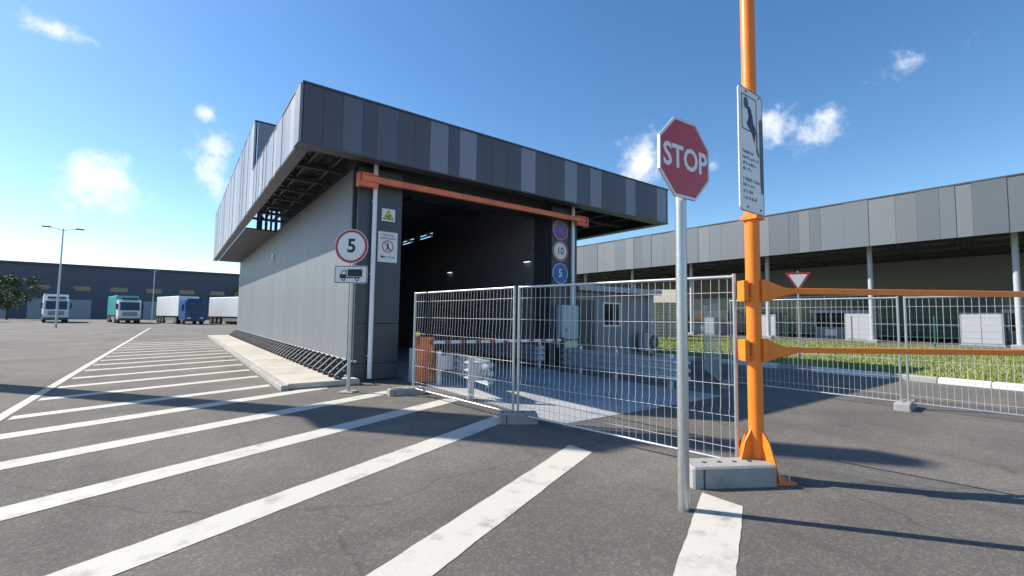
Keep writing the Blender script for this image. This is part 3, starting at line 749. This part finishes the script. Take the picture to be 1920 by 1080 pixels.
MB().prism(circle(.06, 14, .12, .36), -.19, -.173).build('fan_hub', 'acwhite', s)
for i in range(8): MB().box(-.42, -.24, -.176, -.171, .08+i*.075, .105+i*.075).build('vent', 'darkplastic', s)
for sx in (-.35, .35): MB().bar((sx, -.18, -.02), (sx, .38, -.02), .03, .03).build('bracket', 'steel', s)
for i, (yy, z, h_) in enumerate(((12.24, 3.51, .0), (17.75, 3.53, 0))):
    s = thing('wall_lamp', ('lit strip lamp on the dark tunnel wall, nearer the discs' if i == 0 else 'lit strip lamp deeper inside the dark tunnel'), 'lamp', (9.745, yy, z), 0, 'lamps in the tunnel')
    MB().bbox(-.09, 0, -.16, .16, .025, .06, .005).build('housing', 'steel', s)
    MB().box(-.08, -.01, -.15, .15, .01, .024).build('diffuser', 'lamp', s)

# ------------------------------------------------------------------ canopy terminal on the right
s = thing('canopy_terminal', 'long grey panelled canopy of the neighbouring terminal on slim columns', 'building', (42, 20, 0))
def C(mb, name, m, parent=None):
    mb.v = [(x-42, y-20, z) for x, y, z in mb.v]; return mb.build(name, m, parent or s)
rc = random.Random(9); y = -30.0
proto = {}
while y < 68:
    w = rc.choice((.8, 1.2, 1.2, 1.6)); m = rc.choice(('canopya', 'canopya', 'canopyb'))
    if (w, m) not in proto: proto[(w, m)] = C(MB().bbox(42.0, 42.12, y+.005, y+w-.005, 7.36, 10.92, .006), 'fascia_panel', m); proto[(w, m, 0)] = y
    else: share(proto[(w, m)], s, (-.03*(rc.random() < .3), y-proto[(w, m, 0)], 0))
    y += w
C(MB().box(41.95, 42.2, -30, 68, 10.925, 11.02), 'roof_trim', 'steel')
C(MB().box(42.13, 42.3, -30, 68, 7.38, 10.9), 'fascia_back', 'steel')
C(MB().box(42.35, 66, -30, 68, 10.3, 10.5), 'roof_deck', 'roofdeck')
for xx in (42.0, 46, 50, 54, 58, 62): C(MB().bar((xx+.6, -30, 7.9), (xx+.6, 68, 7.9), .18, .3), 'purlin', 'steel')
for i in range(13):
    yy = -27.0 + 7.75*i
    C(MB().tube([(44, yy, 0), (44, yy, 8.2)], .17, 14), 'column', 'boothroof')
    C(MB().bbox(43.6, 44.4, yy-.4, yy+.4, 0, .25, .03), 'column_base', 'concrete')
    C(truss(MB(), (42.4, yy, 0), (64, yy, 0), 8.0, 9.8, 10), 'truss', 'steel')
    C(truss(MB(), (42.4, yy+3.9, 0), (64, yy+3.9, 0), 8.0, 9.8, 10), 'truss', 'steel')
bk = C(MB().box(60, 60.4, -30, 68, 0, 9.6), 'back_wall', 'warehouse2')
for i in range(18):
    yy = -26+5.0*i; C(MB().box(59.9, 59.998, yy, yy+2.6, 1.2, 3.2), 'window', 'glass', bk)
gl = C(MB().box(55.9, 55.96, -30, 68, .3, 4.2), 'glazed_front', 'greenglass')
for i in range(42): C(MB().box(55.82, 55.898, -30+2.33*i, -29.9+2.33*i, .1, 4.4), 'mullion', 'whiteframe', gl)
for z in (.2, 1.3, 4.25): C(MB().box(55.80, 55.815, -30, 68, z, z+.10), 'transom', 'whiteframe', gl)
for i, (yy, w_, h_) in enumerate(((20.5, 1.6, 2.2), (13.2, 2.0, 2.4), (26.5, 1.3, 1.9), (6.0, 2.2, 2.4))):
    cb_ = thing('service_cabinet', ('pale cabinet under the canopy seen between the STOP post and the mast', 'pale cabinet under the canopy just right of the orange mast', 'pale cabinet under the canopy left of the STOP post', 'pale cabinet under the canopy at the far right')[i], 'cabinet', (46.5, yy, 0), 0, 'pale cabinets under the canopy')
    MB().bbox(-.5, .5, -w_/2, w_/2, .1, h_, .03).build('body', 'boothgrey', cb_); MB().box(-.55, .55, -w_/2-.05, w_/2+.05, 0, .1).build('plinth', 'concrete', cb_)
    MB().box(-.515, -.501, -w_/2+.1, -.02, .2, h_-.12).build('door', 'boothroof', cb_); MB().box(-.515, -.501, .02, w_/2-.1, .2, h_-.12).build('door', 'boothroof', cb_)
for i in range(7):
    yy = -22 + 12.5*i
    k = thing('kiosk', ('glazed grey kiosk under the long canopy, %s from its right end' % ('first','second','third','fourth','fifth','sixth','seventh')[i]), 'kiosk', (50, yy, 0), 0, 'kiosks under the canopy')
    MB().box(-1.2, 1.2, -2, 2, .15, 1.1).build('lower_wall', 'boothgrey', k); MB().box(-1.3, 1.3, -2.1, 2.1, 0, .15).build('plinth', 'concrete', k)
    MB().box(-1.15, 1.15, -1.95, 1.95, 1.1, 2.4).build('glazing', 'glass', k); MB().bbox(-1.5, 1.5, -2.3, 2.3, 2.4, 2.65, .02).build('roof', 'boothroof', k)
    for a in (-1.95, -.65, .65, 1.95): MB().box(-1.19, -1.152, a-.04, a+.04, 1.1, 2.4).build('mullion', 'whiteframe', k)
    MB().box(-1.205, -1.201, .2, 1.1, .3, .9).build('notice', 'signwhite', k)
# green-posted fence in front of canopy
s = thing('green_post_fence', 'low wire fence on green posts along the far edge of the verge', 'fence', (39, 20, 0))
gp = MB().bbox(-.04, .04, -.04, .04, 0, 2.05, .006).build('post', 'greenpost', s, (0, -43.6, 0))
for i in range(1, 24): share(gp, s, (0, -43.6+4.4*i, 0))
mw = MB()
for z in (.25, .7, 1.1, 1.5, 1.95): mw.bar((0, -43.6, z), (0, 57.6, z), .012, .012)
mw.build('line_wire', 'greenpost', s)
# slatted screen and cabin seen past the booth
s = thing('slatted_screen', 'grey horizontal slat screen standing right of the booth', 'fence', (27.2, 20.0, 0))
sp = MB().box(0, 3.8, 0, .03, 0, .14).build('slat', 'louvre', s, (0, 0, .35))
for i in range(1, 11): share(sp, s, (0, 0, .35+.22*i))
for x in (0, 1.9, 3.8): MB().box(x-.05, x+.05, .035, .12, 0, 2.85).build('post', 'steel', s)
s = thing('timber_cabin', 'small yellow-walled cabin with beige pitched roof behind the slat screen', 'cabin', (34.5, 26.0, 0), math.radians(-50))
MB().box(-2.6, 2.6, -1.8, 1.8, 0, 3.1).build('wall', 'yellowwall', s)
for i in range(12): MB().box(-2.5+i*.43, -2.42+i*.43, -1.86, -1.801, .1, 3.05).build('batten', 'whiteframe', s)
MB().prism([(-2.2, 3.05), (2.2, 3.05), (.0, 4.3)], -3.0, 3.0, lambda a, b, d: (d, a, b)).build('roof', 'beigeroof', s)

# ------------------------------------------------------------------ far yard on the left
def truck(loc, rz, label, cabm, boxm):
    t = thing('truck', label, 'truck', (*loc, 0), rz, 'trucks parked across the yard')
    bd = MB().bbox(-1.25, 1.25, -8.6, 1.9, 1.15, 4.0, .05).build('cargo_box', boxm, t)
    for i in range(9): MB().box(-1.265, -1.251, -8.2+1.2*i, -8.12+1.2*i, 1.2, 3.95).build('box_rib', 'edgealu', bd)
    MB().box(-.5, .5, -8.5, 4.6, .75, 1.12).build('chassis', 'steel', t)
    cb = MB().prism([(2.2, .6), (4.75, .6), (4.8, 1.7), (4.55, 3.1), (4.2, 3.35), (2.2, 3.35)], -1.22, 1.22, lambda a, b, d: (d, a, b)).build('cab', cabm, t)
    MB().prism([(4.815, 1.85), (4.60, 3.0), (4.57, 3.0), (4.785, 1.85)], -1.05, 1.05, lambda a, b, d: (d, a, b)).build('windscreen', 'glass', cb)
    for sx in (-1, 1):
        MB().box(sx*1.221, sx*1.235, 3.2, 4.3, 1.9, 2.8).build('side_window', 'glass', cb)
        for yy in (3.7, .9, -5.2, -6.5, -7.8):
            w = MB().tube([(sx*.95, yy, .5), (sx*1.24, yy, .5)], .5, 18).build('wheel', 'tyre', t)
            MB().tube([(sx*1.241, yy, .5), (sx*1.26, yy, .5)], .24, 12).build('rim', 'edgealu', w)
        MB().box(sx*.75-.2, sx*.75+.2, 4.76, 4.80, .8, 1.0).build('headlight', 'signwhite', cb)
    MB().box(-1.2, 1.2, 4.75, 4.86, .4, .75).build('bumper', 'steel', cb)
    for i in range(4): MB().box(-.8, .8, 4.79, 4.835, 1.08+.15*i, 1.16+.15*i).build('grille_bar', 'steel', cb)
    for sx in (-1, 1):
        MB().box(sx*1.42-.09, sx*1.42+.09, 4.45, 4.53, 2.0, 2.75).build('mirror', 'darkplastic', cb); MB().bar((sx*1.22, 4.4, 2.6), (sx*1.4, 4.48, 2.6), .03, .03).build('mirror_arm', 'darkplastic', cb)
        MB().box(sx*1.12-.03, sx*1.12+.03, -4.4, .1, .45, .95).build('side_guard', 'edgealu', t)
        MB().box(sx*1.1-.14, sx*1.1+.14, -8.66, -8.601, .85, 1.05).build('tail_light', 'signred', t)
    MB().box(-.9, .9, 4.2, 4.45, 3.36, 3.62).build('sun_visor', 'darkplastic', cb)
    return t
truck((8.2, 76), math.radians(200), 'white box truck parked just past the rear corner of the hall', 'truckwhite', 'truckwhite')
truck((1.0, 82), math.radians(195), 'white truck with blue cab, second from the hall corner', 'truckblue', 'truckwhite')
truck((-6.0, 88), math.radians(190), 'truck with teal cargo box in the far yard', 'truckwhite', 'truckteal')
truck((-14.0, 92), math.radians(190), 'leftmost white truck in the far yard', 'truckwhite', 'truckwhite')
def warehouse(loc, sx, sy, h, m, label):
    t = thing('warehouse', label, 'building', (*loc, 0))
    w = MB().box(-sx/2, sx/2, -sy/2, sy/2, 0, h).build('wall', m, t)
    MB().box(-sx/2-.3, sx/2+.3, -sy/2-.3, sy/2+.3, h, h+.5).build('roof', 'steel', t)
    n = int(sx/6)
    for i in range(n):
        x = -sx/2 + sx*(i+.5)/n
        MB().box(x-1.8, x+1.8, -sy/2-.06, -sy/2-.001, 0, 4.2).build('dock_door', 'warehouse2' if m == 'warehouse' else 'warehouse', w)
        MB().box(x-1.5, x+1.5, -sy/2-.05, -sy/2-.001, 6.2, 7.2).build('window', 'glass', w)
    return t
warehouse((2, 150), 70, 24, 11.5, 'warehouse', 'long dark blue-grey warehouse across the far yard behind the trucks')
warehouse((-62, 165), 40, 24, 9.0, 'warehouse2', 'pale grey warehouse at the far left of the yard')
# trees
def tree(loc, h, r, label, seed):
    rr = random.Random(seed); t = thing('tree', label, 'tree', (*loc, 0), 0, 'trees at the far edge of the yard')
    tb = MB(); tb.tube([(0,0,0),(.05*h*.1,0,h*.3),(0,.05,h*.7)], [.045*h*.5,.035*h*.5,.012*h], 8)
    for k in range(7):
        a = rr.uniform(0, 6.28); z = h*rr.uniform(.25,.6); q = r*rr.uniform(.5,.85)
        tb.tube([(0,0,z),(q*math.cos(a)*.5,q*math.sin(a)*.5,z+h*.12),(q*math.cos(a),q*math.sin(a),z+h*.2)], [.012*h,.008*h,.003*h], 6)
    tb.build('trunk', 'bark', t)
    vs = []; fs = []
    cl = [(rr.gauss(0,.42)*r, rr.gauss(0,.42)*r, h*rr.uniform(.32,.95), r*rr.uniform(.22,.42)) for _ in range(26)]
    for cx, cy, cz, cr in cl:
        cx *= 1.15-.6*max(0, cz/h-.5); cy *= 1.15-.6*max(0, cz/h-.5)
        for _ in range(130):
            d = Vector((rr.gauss(0,1), rr.gauss(0,1), rr.gauss(0,1))).normalized()*cr*rr.random()**.4
            c = Vector((cx,cy,cz))+d; a = Vector((rr.gauss(0,1),rr.gauss(0,1),rr.gauss(0,1))).normalized(); b = a.cross(Vector((rr.gauss(0,1),rr.gauss(0,1),1))).normalized(); q = h*rr.uniform(.012,.026)
            k = len(vs); vs += [c+a*q, c+b*q*.7, c-a*q, c-b*q*.7]; fs.append((k,k+1,k+2,k+3))
    m = MB(); m.v = [tuple(v) for v in vs]; m.f = fs; m.smooth = [False]*len(fs); m.build('crown', 'leaf', t)
    return t
tl = ['broad green tree left of the trucks', 'tallest green tree in front of the pale warehouse', 'small rounded tree at the left frame edge', 'green tree between the two warehouses', 'bushy tree rising behind the hall corner', 'distant green tree left of the pale warehouse']
for i, (x, y, h, r) in enumerate(((-24, 118, 8, 3.4), (-33, 124, 10, 3.8), (-21, 96, 5.5, 2.6), (-38.5, 150, 11, 4.2), (14, 132, 9, 3.6), (-46, 140, 9, 3.8))): tree((x, y), h, r, tl[i], 40+i)
# yard lighting masts
for i, (x, y) in enumerate(((-9, 60), (-3.5, 108))):
    t = thing('light_pole', ('tall yard lighting pole nearer the hall, left of the pavement' if i == 0 else 'distant yard lighting pole near the warehouse'), 'light pole', (x, y, 0), 0, 'yard lighting poles')
    MB().tube([(0,0,0),(0,0,9.5)], [.10,.055], 12).build('pole', 'galv', t)
    for sx in (-1, 1):
        MB().tube([(0,0,9.3),(sx*.9,0,9.55)], .03, 8).build('arm', 'galv', t); MB().bbox(sx*1.15-.32, sx*1.15+.32, -.14, .14, 9.5, 9.6, .02).build('lamp_head', 'steel', t)
# unseen pylon added up-sun to cast the shadow band over the hatching
t = thing('shadow_pylon', 'unseen grey pylon added left of the hatched lane to cast its shadow band', 'sign', (-5.2, 16.9, 0))
MB().bbox(-.22, .22, -.30, .30, 0, 15.4, .02).build('column', 'steel', t)
MB().bbox(-.30, .30, -1.0, .75, 9.1, 12.3, .03).build('shadow_panel', 'warehouse2', t)
MB().bbox(-.6, .6, -.7, .7, 0, .3, .03).build('base', 'concrete', t)
# give-way sign beyond the verge kerb and lamp on the long wall
t = thing('give_way_sign', 'white triangular give-way sign with red border right of the orange mast', 'road sign', (20, 7.7, 0), math.radians(-62))
MB().tube([(0, .05, 0), (0, .05, 3.6)], .035, 10).build('post', 'galv', t)
MB().prism([(-.45, 3.55), (.45, 3.55), (0, 2.77)], -.012, 0).build('plate', 'signred', t)
MB().prism([(-.32, 3.47), (.32, 3.47), (0, 2.92)], -.016, -.0122).build('white_field', 'signwhite', t)
t = thing('wall_light', 'small white wall light high on the long grey wall', 'lamp', (3.42, 22.55, 4.0))
MB().bbox(-.08, 0, -.09, .09, 0, .30, .01).build('housing', 'whiteframe', t); MB().box(-.07, -.005, -.075, .075, -.02, -.001).build('diffuser', 'signwhite', t)
# hills at the horizon
def hill(x0, x1, y, hs, seed):
    rr = random.Random(seed); n = 40; top = []
    for i in range(n+1): top.append(hs*(.45 + .35*math.sin(i*.31+seed) + .2*math.sin(i*.83+seed*2)) + hs*.3)
    vs = []; fs = []
    for i in range(n+1):
        x = x0 + (x1-x0)*i/n; vs += [(x, y-260, -2), (x, y-80, top[i]*.7), (x, y, top[i]), (x, y+260, -2)]
    for i in range(n):
        for j in range(3): a = i*4+j; fs.append((a, a+4, a+5, a+1))
    struct(MB()._add(vs, fs, True).build('hill', 'hill'))
hill(-1400, 1500, 1700, 55, 2)
